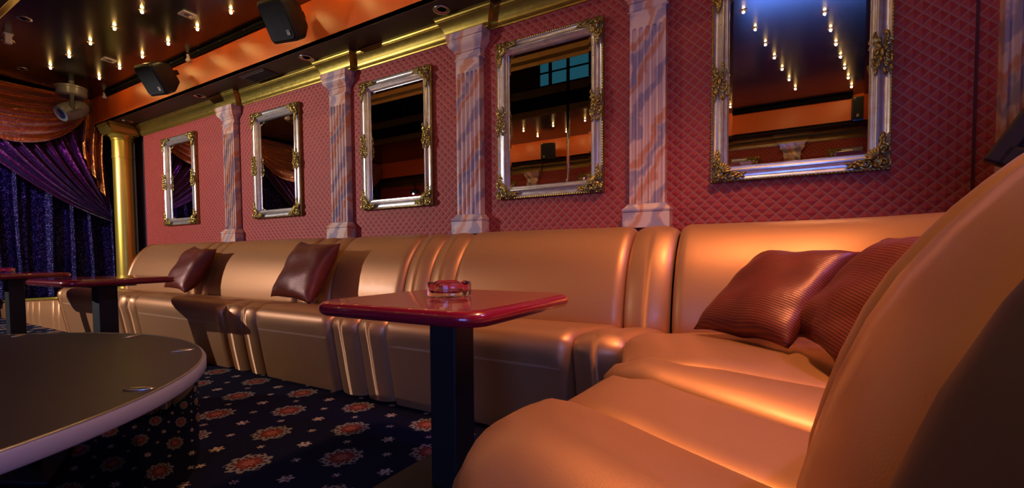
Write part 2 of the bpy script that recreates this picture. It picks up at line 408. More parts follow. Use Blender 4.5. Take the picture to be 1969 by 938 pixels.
def side_orn():
    mb = MB(); rg = random.Random(5)            # centre at origin, spans +-.1 in z, +-.04 in x
    mb.ball((0, -.05, 0), (.015, .014, .022), None, 12, 6)
    for sx in (-1, 1):
        for sz in (-1, 1):
            spiral(mb, (sx * .022, sz * .05), .018, 1.5, 0 if sx > 0 else math.pi, sx * sz, .0055, -.046)
            for k in range(5): leafblob(mb, (sx * (.012 + .026 * rg.random()), sz * (.02 + k * .018)), rg.uniform(-.6, .6) + math.pi / 2, .017, .007, -.045 - .01 * rg.random())
    for k in range(10):
        a = k * math.pi / 5; leafblob(mb, (.024 * math.cos(a), .034 * math.sin(a)), a, .014, .006, -.052)
    for k in range(7): leafblob(mb, (rg.uniform(-.02, .02), -.09 + k * .03), math.pi / 2 + rg.uniform(-.4, .4), .018, .008, -.055)
    return mb
FR = [(.010, .002), (.010, .034), (.015, .031), (.02, .027), (.024, .026), (.034, .027), (.044, .031), (.05, .04), (.055, .046), (.062, .048), (.068, .045), (.071, .038), (.074, .038), (.077, .03), (.081, .03), (.085, .026), (.088, .018), (.088, .008)]
def make_mirror(label, x, z):
    t = thing('wall_mirror', label, 'mirror', (x, YB, z), group='ornate silver framed mirrors along the wall')
    fr = frame_ring(FR, MW, MH).obj('frame', 'silver', t, smooth=True, angle=28)
    bd = MB()
    for sx, sz, L, ax in ((0, 1, MW, 0), (0, -1, MW, 0), (1, 0, MH, 1), (-1, 0, MH, 1)):
        n = int(L / .017)
        for k in range(n):
            q = (k + .5) / n * L - L / 2
            bd.ball((q if ax == 0 else sx * (MW / 2 - .005), -.03, sz * (MH / 2 - .005) if ax == 0 else q), (.0085 if ax == 0 else .006, .006, .006 if ax == 0 else .0085), None, 5, 4)
    rg_ = frame_ring([(0, .001), (0, .026), (.004, .03), (.011, .03)], MW, MH); bd.add(rg_.v, rg_.f)
    bd.obj('beaded_edge', 'orn', t, smooth=True, angle=40, fix=False)
    a, b = MW / 2 - .086, MH / 2 - .086; k = .022
    g = MB().grid([[(-a, -.008, -b), (a, -.008, -b), (a, -.008, b), (-a, -.008, b)], [(-a + k, -.0088, -b + k), (a - k, -.0088, -b + k), (a - k, -.0088, b - k), (-a + k, -.0088, b - k)]], closev=True)
    g.f.append((4, 5, 6, 7)); g.obj('glass', 'mirror', t)
    me_c = corner_orn().mesh('corner_ornament', 'orn', True, 50); me_s = side_orn().mesh('side_ornament', 'orn', True, 50)
    for sx in (-1, 1):
        for sz in (-1, 1):
            o = bpy.data.objects.new('corner_ornament', me_c); COL.objects.link(o); o.parent = t
            o.location = (sx * MW / 2, 0, sz * MH / 2); o.scale = (-sx, 1, -sz)
            tag(o, 'gilded leaf scroll corner')
        o = bpy.data.objects.new('side_ornament', me_s); COL.objects.link(o); o.parent = t; o.location = (sx * (MW / 2 - .045), 0, 0); tag(o, 'gilded scroll cartouche')
    return t
MZ = E + (1.544 + .4129) / 2 * .993
MX = [-6.606, -4.559, -2.847, -1.395, .077]
ml = ['narrow looking ornate mirror closest to the gold column, reflecting purple drapes', 'ornate silver framed mirror second from the gold column', 'ornate silver framed mirror in the middle, third from the gold column',
      'ornate silver framed mirror reflecting the chrome pole and orange fascia', 'biggest ornate mirror, above the sofa corner, reflecting blue lit ceiling']
m0 = make_mirror(ml[0], MX[0] * .993, MZ)
for x, l in zip(MX[1:], ml[1:]): dup(m0, (x * .993, YB, MZ), label=l)
for k, x in enumerate((-5.1, -2.9, -.65, 1.05)): dup(m0, (x, YF, MZ), (0, 0, math.pi), ('first', 'second', 'third', 'fourth')[k] + ' ornate mirror of the opposite wall counted from the stage', 'mirrors of the opposite wall')

# ------------------------------------------------------------------ sofas
def lerp(a, b, t): return a + (b - a) * t
def poly(pts):
    pts = [Vector(p) for p in pts]; L = [0]
    for i in range(1, len(pts)): L.append(L[-1] + (pts[i] - pts[i - 1]).length)
    def f(u):
        d = u * L[-1]
        for i in range(1, len(pts)):
            if d <= L[i] + 1e-9 or i == len(pts) - 1:
                return pts[i - 1].lerp(pts[i], min(1, max(0, (d - L[i - 1]) / max(1e-9, L[i] - L[i - 1]))))
    return f
def smooth_path(pts, n=24):
    """Catmull-Rom through plan points"""
    p = [Vector(q) for q in pts]; p = [p[0] * 2 - p[1]] + p + [p[-1] * 2 - p[-2]]; out = []
    for i in range(1, len(p) - 2):
        for k in range(n):
            t = k / n
            out.append(.5 * ((2 * p[i]) + (p[i + 1] - p[i - 1]) * t + (2 * p[i - 1] - 5 * p[i] + 4 * p[i + 1] - p[i + 2]) * t * t + (3 * p[i] - p[i - 1] - 3 * p[i + 1] + p[i + 2]) * t ** 3))
    out.append(p[-2]); return poly(out)
SEAT = [(.12, .003), (.10, .06), (.07, .15), (.045, .24), (.022, .31), (.006, .36), (.0, .395), (.012, .428), (.045, .452), (.10, .468), (.17, .474), (.28, .472), (.42, .463), (.6, .45), (.8, .437), (.95, .428), (1.05, .42)]
BACK = [(.02, .30), (-.004, .40), (-.006, .44), (.002, .51), (.018, .575), (.037, .64), (.063, .706), (.09, .757), (.12, .80), (.148, .835), (.175, .863), (.2, .886), (.225, .904), (.257, .92), (.29, .928), (.33, .926), (.36, .91), (.372, .88), (.374, .8), (.374, .4), (.374, .003)]
def edge_curve(u, L, e, g, lift=0.):
    d = min(u, 1 - u) * L
    if isinstance(g, list): g = g[0] if u < .5 else g[1]
    if d >= e: return -lift
    q = 1 - d / e
    return lerp(-lift, g, 1 - math.sqrt(max(0, 1 - q * q)))
def usamp(L, e, n):
    us = [0]; k = 9
    for i in range(1, k + 1): us.append((1 - math.cos(math.pi / 2 * i / k)) * e / L)
    mid = max(2, n); a, b = us[-1], 1 - us[-1]
    us2 = us + [lerp(a, b, i / mid) for i in range(1, mid)] + [1 - u for u in us[::-1]]
    return us2
def wrinkle(u, L, j, seed):
    d = min(u, 1 - u) * L
    if d > .09: return 0
    return .0065 * math.sin(j * 2.6 + seed) * math.sin(math.pi * min(1, d / .09)) 
def section_mesh(F, J, prof, seat, e, g, seed=0, lift=0.):
    if isinstance(g, tuple): g = g[0] if seat else g[1]
    Lf = (F(1) - F(0)).length; Lj = sum((J((i + 1) / 20) - J(i / 20)).length for i in range(20)); L = max(.05, Lf if seat else Lj)
    e = min(e, L * .5); P = []
    for u in usamp(L, e, 30 if L > .6 else 12):
        f, j = F(u), J(u); dj = (J(min(1, u + .01)) - J(max(0, u - .01))).normalized(); n = Vector((dj.y, -dj.x))
        if n.dot(j - f) < 0: n = -n
        depth = (j - f).length; ins = edge_curve(u, L, e, g, lift); row = []
        for k, (a, z) in enumerate(prof):
            pa, pz = prof[max(0, k - 1)]; na, nz = prof[min(len(prof) - 1, k + 1)]
            sc = depth if seat else 1.0
            tx, tz = (na - pa) * sc, nz - pz; l = math.hypot(tx, tz); nx, nn = tz / l, -tx / l      # inward normal (towards the stuffing)
            w = ins + (wrinkle(u, L, k, seed) if 5 <= k <= 11 and seat else 0)
            if not seat: w = ins
            dd = a * sc + nx * w; zz = max(.003, z + nn * w)
            q = f + (j - f).normalized() * dd if seat else j + n * dd
            row.append((q.x, q.y, zz))
        P.append(row)
    return MB().grid(P)
def stitch(F, J, parent, z=.318, a=.02):
    for dz in (0, .006):
        pts = []
        for i in range(31):
            u = .04 + .92 * i / 30; f, j = F(u), J(u); dr = (j - f); q = f + dr * (a + .0) - dr.normalized() * .0012
            pts.append((q.x, q.y, z + dz))
        MB().tube(pts, .0011, 5).obj('stitching', 'thread', parent, smooth=True, fix=False)
def add_section(root, F, J, wide, seed, st=False, back='leather', dome=None, eg=None, lift=0.):
    e, g = (.055, .04) if wide else (.13, .045)
    if dome: e, g = .25, dome
    if eg: g = eg
    s = section_mesh(F, J, SEAT, True, e, g, seed, lift).obj('seat_cushion' if wide else 'seat_roll', 'leather', root, smooth=True, fix=True)
    section_mesh(F, J, BACK, False, e, g, seed + 3).obj('back_cushion' if wide else 'back_roll', back, root, smooth=True, fix=True)
    if st: stitch(F, J, s)
FY, JY = 1.632, 2.19
sofa = thing('banquette_sofa', 'long bronze leather banquette along the mirror wall', 'sofa')
seams = [(-6.36, 0), (-6.27, 1), (-4.93, 0), (-4.76, 0), (-4.58, 1), (-3.26, 0), (-3.05, 0), (-2.86, 1), (-2.14, 0), (-1.93, 0), (-1.72, 1), (-.70, 0), (-.49, None)]
for i in range(len(seams) - 1):
    a, k = seams[i]; b = seams[i + 1][0]
    skew = lambda x: .06 * max(0, (x + 1.3) / .8) if x > -1.3 else 0.
    F = poly([(a, FY), (b, FY)]); J = poly([(a + skew(a), JY), (b + skew(b), JY)])
    add_section(sofa, F, J, bool(k), i * 1.7, bool(k))
# end cap of the run by the stage
ecap = MB()
prof = [(FY + a * (JY - FY), z) for a, z in SEAT[:-1]] + [(JY + a, z) for a, z in BACK[1:]]
ecap.add([(-6.345, y, z) for y, z in prof], [tuple(range(len(prof)))]).obj('end_panel', 'leather', sofa)
corner = thing('corner_sofa', 'near curved end of the bronze sofa with rounded seat rolls', 'sofa')
add_section(corner, smooth_path([(-.49, FY), (-.45, 1.50), (-.405, 1.30)]), smooth_path([(-.42, JY), (.0, JY), (.3, 2.13), (.44, 1.92), (.42, 1.65), (.34, 1.42)]), True, 2.2)
add_section(corner, poly([(-.405, 1.30), (-.405, 1.17)]), poly([(.34, 1.42), (.15, 1.06)]), False, 4.1, dome=([.04, .04], .04), lift=.018)
add_section(corner, poly([(-.405, 1.17), (-.42, .87)]), poly([(.15, 1.06), (.03, .76)]), True, 1.3, eg=([.04, .012], .04))
add_section(corner, poly([(-.42, .87), (-.43, .48)]), poly([(.03, .76), (.005, .34)]), False, 5.5, dome=([.012, .12], [.04, .05]), lift=.038)
add_section(corner, poly([(-.43, .48), (-.2, -.3)]), poly([(.005, .34), (.2, -.42)]), True, .6, back='shade_leather', eg=([.12, .04], [.05, .04]))  # nearest back coloured darker than the other leather to stand in for shade

# ------------------------------------------------------------------ pillows
def pillow_mesh(w, h, t, seed):
    rg = random.Random(seed); n = 26; mb = MB(); ph = [rg.uniform(0, 6) for _ in range(6)]
    for sgn in (1, -1):
        P = []
        for i in range(n + 1):
            row = []
            for j in range(n + 1):
                u, v = -1 + 2 * i / n, -1 + 2 * j / n
                k = max(0, (1 - abs(u) ** 3.2) * (1 - abs(v) ** 3.2)) ** .55
                x = u * w / 2 * (1 - .10 * (1 - abs(v) ** 2.2) * abs(u) ** 3 + .0); y = v * h / 2 * (1 - .10 * (1 - abs(u) ** 2.2) * abs(v) ** 3)
                wr = .005 * math.sin(5 * u + 2 * v + ph[0]) + .003 * math.sin(7 * v - 3 * u + ph[1]) + .0016 * math.sin(15 * u * v + ph[2])
                row.append((x, y, sgn * t / 2 * k + wr * k ** .5 * 1.2 + .006 * math.sin(7 * u + ph[3]) * abs(v) ** 4))
            P.append(row)
        mb.grid(P)
    return mb
def pillow(label, loc, rot, w=.42, h=.42, t=.15, seed=1):
    p = pillow_mesh(w, h, t, seed); import bmesh
    o = p.obj('throw_pillow', 'pillow', None, smooth=True, fix=False)
    bm = bmesh.new(); bm.from_mesh(o.data); bmesh.ops.remove_doubles(bm, verts=bm.verts[:], dist=.0008); bmesh.ops.recalc_face_normals(bm, faces=bm.faces[:]); bm.to_mesh(o.data); bm.free()
    o.location = loc
    o.rotation_euler = rot if not isinstance(rot, Matrix) else rot.to_euler()
    return tag(o, label, 'pillow', 'dark red satin throw pillows')
def orient(xdir, ydir):
    x = Vector(xdir).normalized(); y = (Vector(ydir) - x * x.dot(Vector(ydir))).normalized(); z = x.cross(y)
    return Matrix(((x.x, y.x, z.x), (x.y, y.y, z.y), (x.z, y.z, z.z)))
pillow('dark red satin pillow leaning on the far sofa back by the gold column', (-4.66, 2.10, .67), orient((.45, -.04, -.03), (.10, .24, .38)), .48, .46, .18, 11)
pillow('dark red striped satin pillow in the middle of the long sofa', (-2.97, 2.09, .67), orient((.56, -.05, -.03), (.10, .22, .40)), .53, .48, .18, 12)
pillow('large dark brown satin pillow lying against the corner of the sofa', (-.01, 1.94, .63), orient((.27, -.22, .0), (.22, .27, .30)), .42, .47, .15, 13)
pillow('reddish striped satin pillow partly hidden behind the near sofa back', (.235, 1.68, .655), orient((.06, -.3, .0), (.28, .03, .34)), .42, .44, .15, 14)

# ------------------------------------------------------------------ cafe tables and ashtrays
TZ = .642
def rsq(s, r, n=8):
    pts = []
    for cx, cy, a0 in ((s - r, s - r, 0), (-s + r, s - r, 90), (-s + r, -s + r, 180), (s - r, -s + r, 270)):
        for k in range(n + 1): a = R(a0 + 90 * k / n); pts.append((cx + r * math.cos(a), cy + r * math.sin(a)))
    return pts
def make_table(label, x, y, rz=0.):
    t = thing('cafe_table', label, 'table', (x, y, 0), (0, 0, rz), 'red lacquer cafe tables'); th = .044; P = []
    for k in range(9):
        a = -math.pi / 2 + math.pi * k / 8; o = (1 - math.cos(a)) * th * .5
        P.append([(px, py, TZ - th / 2 + math.sin(a) * th / 2) for px, py in rsq(.31 - o, .075 - o * .6)])
    mb = MB().grid(P, closev=True); n = len(P[0]); mb.f.append(tuple(range(n))[::-1]); mb.f.append(tuple(range(8 * n, 9 * n)))
    mb.obj('table_top', 'lacquer', t, smooth=True, angle=50)
    MB().box((0, 0, TZ - th - .008), (.26, .26, .016)).obj('mounting_plate', 'black', t, bevel=.004)
    MB().box((0, 0, (TZ - th - .016 + .02) / 2), (.105, .105, TZ - th - .016 - .02)).obj('column', 'black', t, bevel=.006)
    MB().box((0, 0, .011), (.42, .42, .022)).obj('foot_plate', 'black', t, bevel=.006)
    return t
t0 = make_table('red lacquer cafe table with an ashtray, standing nearest the sofa corner', -.92, 1.18, R(0))
dup(t0, (-3.97, 1.26, 0), (0, 0, R(4)), 'red lacquer cafe table with empty top beside the round podium')
dup(t0, (-5.93, 1.25, 0), (0, 0, R(2)), 'red lacquer cafe table with an ashtray in front of the stage')
def ashtray(label, loc):
    n = 48; prof = [(.0, .0), (.064, 0), (.071, .003), (.073, .012), (.073, .042), (.071, .048), (.063, .049), (.057, .045), (.052, .020), (.045, .013), (.0, .012)]
    P = []
    for i, (r, z) in enumerate(prof):
        row = []
        for k in range(n):
            a = 2 * math.pi * k / n; notch = .009 * max(0, math.cos(4 * a)) ** 8 if z > .04 else 0
            rr = r * (1 + (.012 * (1 if k % 2 else -1) if i in (3, 4) else 0)); row.append((rr * math.cos(a), rr * math.sin(a), z - notch))
        P.append(row)
    o = MB().grid(P, closev=True).obj('ashtray', 'glass', None, smooth=True, angle=30); o.location = loc
    import bmesh
    bm = bmesh.new(); bm.from_mesh(o.data); bmesh.ops.remove_doubles(bm, verts=bm.verts[:], dist=.0001); bmesh.ops.recalc_face_normals(bm, faces=bm.faces[:]); bm.to_mesh(o.data); bm.free()
    return tag(o, label, 'ashtray', 'cut glass ashtrays')
ashtray('round cut glass ashtray on the nearest red table', (-.945, 1.2, TZ + .0005))
ashtray('small clear glass ashtray on the far table by the stage', (-6.0, 1.2, TZ + .0005))

# ------------------------------------------------------------------ round podium and pole
PX, PY, PR, PZ = -2.55, -.19, 1.265, .38
pod = thing('round_podium', 'low round dance podium with mirrored drum and pale rim', 'podium', (PX, PY, 0))
MB().lathe([(PR - .03, .0), (PR - .03, PZ - .045)], 96).obj('drum', 'drum', pod, smooth=True, angle=40)
MB().lathe([(PR - .035, PZ - .046), (PR - .004, PZ - .046), (PR, PZ - .04), (PR, PZ - .008), (PR - .005, PZ - .001), (PR - .018, PZ)], 128).obj('rim', 'rim', pod, smooth=True, angle=40)
MB().lathe([(PR - .017, PZ - .02), (PR - .017, PZ + .0015), (.001, PZ + .0015)], 128).obj('top', 'podium', pod, smooth=True, angle=40)
MB().lathe([(PR - .017, PZ + .0005), (PR - .015, PZ + .004), (PR - .011, PZ + .004), (PR - .009, PZ + .0005)], 128, cap=False).obj('edge_band', 'steel', pod, smooth=True)
for k in range(12):
    a = R(11 + 30 * k); mt = Matrix.Rotation(a, 3, 'Z')
    o = MB().ball((0, 0, 0), (.045, .014, .006), None, 10, 5).obj('metal_clip', 'steel', pod, smooth=True); o.location = (math.cos(a) * (PR - .07), math.sin(a) * (PR - .07), PZ + .003); o.rotation_euler = (0, 0, a)
pole = thing('dance_pole', 'vertical chrome pole standing in the middle of the podium', 'pole', (PX, PY, PZ))
MB().lathe([(.024, 0), (.024, 4.8)], 24).obj('tube', 'chrome', pole, smooth=True, angle=40)
MB().lathe([(.09, .002), (.09, .012), (.04, .018), (.03, .04)], 24).obj('flange', 'chrome', pole, smooth=True, angle=40)

# ------------------------------------------------------------------ stage: platform, gold column, drapes
st = thing('stage_platform', 'low stage edge clad in tan leather panels with gold trim', 'stage', (0, 0, 0))
SYF = 1.70
def ztop(x): return lerp(.36, .21, (x + 6.4) / -2.4)
sp = MB(); xs = [-8.7, -8.1, -7.5, -6.9, -6.4]
sp.add([(x, y, ztop(x) - .01) for x in xs for y in (SYF + .03, 2.88)], [(2 * i, 2 * i + 1, 2 * i + 3, 2 * i + 2) for i in range(4)]); sp.obj('stage_floor', 'stage', st)
px = [-8.72, -8.28, -8.05, -7.6, -7.42, -7.2, -6.75, -6.58, -6.36]
for i in range(len(px) - 1):
    a, b = px[i] , px[i + 1]; L = b - a; P = []
    for u in usamp(L, min(.05, L / 2), 4):
        x = lerp(a, b, u); ins = edge_curve(u, L, min(.05, L / 2), .02)
        P.append([(x, SYF + ins, .003), (x, SYF - .005 + ins, .12), (x, SYF + ins, ztop(x) - .03), (x, SYF + .02 + ins, ztop(x) - .018)])
    MB().grid(P).obj('padded_panel', 'leather', st, smooth=True)
MB().tube([(x, SYF + .012, ztop(x)) for x in xs], .016, 10).obj('gold_edge', 'column', st, smooth=True)
gc = thing('gold_column', 'round gold column between curtain and mirror wall', 'column', (-7.85, 2.75, 0))
MB().lathe([(.15, .285), (.15, .31), (.13, .32), (.128, .34), (.118, .35), (.116, .36)], 40).obj('base', 'column', gc, smooth=True, angle=35)
MB().lathe([(.116, .36), (.114, .9), (.113, 2.2)], 40).obj('shaft', 'column', gc, smooth=True, angle=35)
MB().lathe([(.113, 2.14), (.121, 2.142), (.121, 2.156), (.116, 2.16), (.116, 2.38), (.124, 2.385), (.128, 2.4), (.122, 2.408), (.14, 2.43), (.15, 2.45)], 40).obj('capital', 'column', gc, smooth=True, angle=35)
cp = MB(); rectlv = [(2.45, .0), (2.47, .0), (2.475, .012), (2.51, .02), (2.53, .03), (2.55, .03), (2.555, .04), (2.588, .042)]
P = [[(-.165 - o, -.165 - o, z), (.165 + o, -.165 - o, z), (.165 + o, .14, z), (-.165 - o, .14, z)] for z, o in rectlv]; cp.grid(P, closev=True); cp.f.append((0, 1, 2, 3))
cp.obj('abacus', 'gold', gc, smooth=True, angle=30)

CX = -8.42      # drape plane
def pleats(y0, y1, z0, z1, amp, n, label, name, mat, cat, x=CX - .2, group=None, seed=0):
    P = []; N = int((y1 - y0) * 70); rg = random.Random(seed); ph = [rg.uniform(0, 6) for _ in range(4)]
    for i in range(N + 1):
        y = lerp(y0, y1, i / N); row = []
        for j in range(13):
            v = j / 12; z = lerp(z0, z1, v)
            p = math.sin(y * n + .8 * math.sin(y * n * .31 + ph[0]) + .25 * v) * amp * (1 - .3 * v) + .35 * amp * math.sin(y * n * 2.3 + ph[1])
            row.append((x + p, y + .02 * math.sin(y * 7 + 3 * v + ph[2]), z))
        P.append(row)
    return tag(MB().grid(P).obj(name, mat, None, smooth=True), label, cat, group)
pleats(-2.45, 2.86, .25, 2.55, .08, 27, 'dark blue sequinned curtain hanging behind the stage', 'sequin_curtain', 'sequin', 'curtain')
def swag(y0, y1, zt, sag, label, mat='swag', x=CX + .12, seed=0, folds=7):
    rg = random.Random(seed); ph = [rg.uniform(0, 6) for _ in range(8)]; P = []; NU, NV = 70, 84
    for j in range(NV + 1):
        v = j / NV; row = []
        for i in range(NU + 1):
            u = i / NU; c = 4 * u * (1 - u); c2 = c ** .75
            y = lerp(y0, y1, u); fo = (math.sin(v * folds * 2 * math.pi + ph[0] + 1.2 * math.sin(3 * u + ph[1])) * .5 + .5)
            fo2 = math.sin(v * folds * 3.7 * math.pi + 5 * u + ph[2]) * .3 + .25 * math.sin(14 * u + 9 * v + ph[5])
            z = zt - (.10 * (1 - c) + sag * c2) * v ** .92 - .02 * c * fo
            dx = (.035 + .11 * c * math.sin(math.pi * min(1, v * 1.02)) ** .6) + .055 * (fo + fo2 * .6) * (.35 + .65 * c)
            row.append((x + dx, y, z))
        P.append(row)
    return tag(MB().grid(P).obj('swag_valance', mat, None, smooth=True), label, 'valance', 'gold satin swags above the stage curtain')
swag(1.05, 2.55, 2.97, .72, 'shiny orange gold satin swag beside the gold column', seed=1)
swag(-.55, 1.0, 2.97, .72, 'orange gold satin swag in the middle of the stage wall', seed=2)
swag(-2.2, -.6, 2.97, .72, 'orange gold satin swag at the far end of the stage wall', seed=3)
def jabot(y0, w, zt, zb0, zb1, label, x=CX + .16, seed=0):
    P = []
    for i in range(41):
        u = i / 40; y = y0 + w * u; zb = lerp(zb0, zb1, u); row = []
        for j in range(16):
            v = j / 15; row.append((x + .05 * math.sin(u * 4.5 * math.pi + .4 * v), y + .015 * math.sin(6 * v + u), lerp(zt, zb, v)))
        P.append(row)
    return tag(MB().grid(P).obj('satin_tail', 'swag', None, smooth=True), label, 'drape')
jabot(2.46, .20, 2.96, 2.15, 1.62, 'narrow orange satin tail hanging beside the gold column')
def drape(ya, yb, tie, zt, label, x=CX, seed=0, sgn=1):
    P = []; rg = random.Random(seed); ph = [rg.uniform(0, 6) for _ in range(6)]
    for i in range(121):
        s = i / 120; T = Vector((lerp(ya, yb, s), zt)); B = Vector((tie[0] - .02 * sgn * s, lerp(tie[1] - .08, tie[1] + .10, s)))
        C = Vector((lerp(T.x, B.x, .42), lerp(T.y, B.y, .60 + .16 * (1 - s)))); row = []
        for j in range(41):
            t = j / 40; p = T * (1 - t) ** 2 + C * 2 * t * (1 - t) + B * t * t
            am = (.05 + .04 * math.sin(math.pi * t)) * (1 - .55 * t)
            fo = math.sin(s * 9.5 * 2 * math.pi + ph[0] + 1.1 * math.sin(4 * t + ph[1])) + .45 * math.sin(s * 21 * 2 * math.pi + ph[2] + 2 * t)
            row.append((x + .03 + am * fo + .05 * math.sin(math.pi * t), p.x, p.y))
        P.append(row)
    return tag(MB().grid(P).obj('side_drape', 'purple', None, smooth=True), label, 'drape', 'purple satin side drapes')
drape(1.0, 2.66, (2.78, 1.38), 2.75, 'purple satin drape swept aside to the gold column', seed=2)
drape(.95, -.5, (-.55, 1.38), 2.75, 'purple satin drape gathered in the middle of the stage wall', seed=4, sgn=-1)

# ------------------------------------------------------------------ ceiling fittings
def make_bulb():
    t = thing('pin_light', '', 'light')
    MB().lathe([(.03, .001), (.031, -.002), (.024, -.005), (.012, -.006)], 14).obj('rose', 'smoked', t, smooth=True)
    MB().lathe([(.014, -.004), (.014, -.010), (.010, -.013)], 10).obj('holder', 'steel', t, smooth=True)
    MB().ball((0, 0, -.019), (.010, .010, .010), None, 8, 6).obj('bulb', 'bulb', t, smooth=True)
    return t
bulbs = []
ORD = 'first second third fourth fifth sixth seventh eighth ninth tenth eleventh twelfth thirteenth fourteenth'.split()
for k in range(14): bulbs.append((-7.25 + .585 * k, 1.90, ORD[k] + ' glowing bulb from the curtain in the outer ceiling row', 'outer ceiling row of bulbs'))
for k in range(14): bulbs.append((-7.17 + .585 * k, 2.31, ORD[k] + ' glowing bulb from the curtain in the ceiling row along the orange fascia', 'ceiling row of bulbs along the orange fascia'))
for n_, x in (('first', -.28), ('second', .36)):
    for k in range(7): bulbs.append((x + .08 * k, 1.1 - .42 * k if x < 0 else .68 - .4 * k, ORD[k] + ' bulb from the top in the ' + n_ + ' row reflected in the biggest mirror', 'bulb rows reflected in the biggest mirror'))
for k in range(9):
    for n_, x0_, y_ in (('upper', -5.6, -1.30), ('lower', -5.55, -1.75)): bulbs.append((x0_ + .575 * k, y_, ORD[k] + ' bulb of the ' + n_ + ' row reflected beside the chrome pole', 'bulb rows of the opposite side'))
b0 = make_bulb(); b0.location = (*bulbs[0][:2], ZC); b0['label'] = bulbs[0][2]; b0['group'] = bulbs[0][3]
for x, y, l, g_ in bulbs[1:]: dup(b0, (x, y, ZC), label=l, group=g_)

def make_speaker(label, loc, rz, rx, group):
    t = thing('wall_speaker', label, 'speaker', loc, (rx, 0, rz), group)       # local -y is the front
    def rr(w, h, r, y): return [(px_ * w / 2, y, pz_ * h / 2) for px_, pz_ in [(a / 1, b / 1) for a, b in rsq(1, r, 5)]]
    MB().grid([rr(.24, .28, .25, -.13), rr(.27, .31, .25, -.11), rr(.27, .31, .25, -.02), rr(.262, .30, .25, -.015), rr(.26, .30, .25, .0), rr(.17, .2, .3, .12), rr(.1, .12, .3, .13)], closev=True).obj('cabinet', 'plastic', t, smooth=True, angle=35)
    n = len(rsq(1, .2, 5)); g = MB().grid([rr(.235, .275, .25, -.128), rr(.225, .265, .25, -.136), rr(.1, .12, .25, -.139)], closev=True); g.f.append(tuple(range(2 * n, 3 * n)))
    g.obj('grille', 'grille', t, smooth=True, angle=40)
    bg = MB().box((.075, -.142, -.085), (.026, .004, .036)).obj('badge', 'white', t)
    lo = MB()
    for dx, dz, w, h in ((-.006, .008, .006, .016), (.006, .008, .006, .016), (0, -.006, .016, .003), (-.005, -.012, .006, .003), (.004, -.013, .009, .003)): lo.box((.075 + dx, -.1445, -.085 + dz), (w, .001, h))
    lo.obj('badge_mark', 'black', bg)
    MB().box((0, .16, 0), (.05, .12, .05)).obj('bracket', 'black', t, bevel=.006)
    return t
s0 = make_speaker('black wall speaker on the orange fascia, closer to the curtain', (-5.66, 2.33, 1.90 + E), R(14), R(34), 'black speakers on the orange fascias')
dup(s0, (-3.47, 2.33, 1.93 + E), (R(34), 0, R(14)), 'black wall speaker on the orange fascia, in front of the second downlight')
dup(s0, (1.0, -1.95, 2.72), (R(12), 0, R(180)), 'black speaker of the opposite fascia seen in the biggest mirror', 'speakers of the opposite fascia')
dup(s0, (-3.7, -1.95, 2.70), (R(12), 0, R(160)), 'black speaker of the opposite fascia seen beside the pole reflection', 'speakers of the opposite fascia')

def conduit(x0, x1, y, label):
    t = thing('cable_conduit', label, 'pipe', (x0, y, ZC - .02), group='black conduits along the fascia top')
    MB().tube([(0, 0, 0), ((x1 - x0), 0, 0)], .018, 10).obj('pipe', 'matte', t, smooth=True, angle=40)
    MB().tube([(0, .004, -.026), ((x1 - x0), .004, -.026)], .010, 8).obj('cable', 'matte', t, smooth=True, angle=40)
    for k in range(4): MB().ball(((x1 - x0) * (.12 + .25 * k), -.019, -.004), (.006, .006, .006), None, 8, 6).obj('rivet', 'chrome', t, smooth=True)
    MB().lathe([(.0, -.03), (.02, -.028), (.026, -.01), (.016, .008), (.012, .03), (.02, .045)], 12, (-.03, -.01, -.04)).obj('end_bracket', 'white', t, smooth=True)
    return t
conduit(-7.72, -5.62, 2.553, 'black conduit along the fascia top behind the speaker near the curtain')
conduit(-5.5, -3.8, 2.553, 'black conduit along the fascia top between the two speakers')
conduit(-.9, .9, -2.12, 'black conduit of the opposite fascia seen in the biggest mirror')

def plate(x, y, label, s=.11):
    t = thing('ceiling_plate', label, 'vent plate', (x, y, ZC), group='small square plates in the ceiling')
    MB().box((0, 0, -.006), (s, s, .012)).obj('plate', 'white', t, bevel=.003)
    MB().lathe([(.03, -.012), (.026, -.016), (.0, -.016)], 16, cap=False).obj('inset', 'head', t, smooth=True)
    return t
plate(-4.64, 2.14, 'small grey square plate in the dark ceiling near the first speaker'); plate(-6.45, 2.17, 'small grey square plate in the dark ceiling between bulb rows')
def downlight(x, y, z, label, group, r=.062):
    t = thing('recessed_downlight', label, 'downlight', (x, y, z), group=group)
    MB().lathe([(r, .001), (r + .004, -.004), (r - .008, -.008), (r - .014, -.004)], 28, cap=False).obj('trim_ring', 'steel', t, smooth=True)
    MB().lathe([(r - .013, -.003), (r * .55, .0), (.001, .0)], 28, cap=False).obj('reflector', 'chrome', t, smooth=True)
    MB().ball((0, 0, -.004), (.02, .02, .012), None, 12, 6).obj('lamp', 'glass', t, smooth=True)
    return t
for x, l in ((-2.155, 'over the pilaster beside the third mirror'), (-3.73, 'over the second speaker'), (-5.63, 'over the pilaster near the first speaker'), (-7.5, 'above the gold column')):
    downlight(x, 2.69, ZS, 'unlit recessed downlight in the soffit ' + l, 'soffit downlights')
for k, (x, y) in enumerate(((-7.6, 1.75), (-6.75, 1.46), (-6.0, 1.41), (-4.3, 1.62))): downlight(x, y, ZC, ORD[k] + ' unlit downlight from the curtain in the dark ceiling by the opening', 'unlit ceiling downlights', .05)
det = thing('smoke_detector', 'small beige box hanging from the ceiling in the upper corner', 'sensor', (-6.55, 1.42, ZC))
MB().box((0, 0, -.05), (.05, .05, .09)).obj('housing', 'white', det, bevel=.005); MB().box((0, 0, -.006), (.07, .07, .012)).obj('mount', 'white', det, bevel=.003)
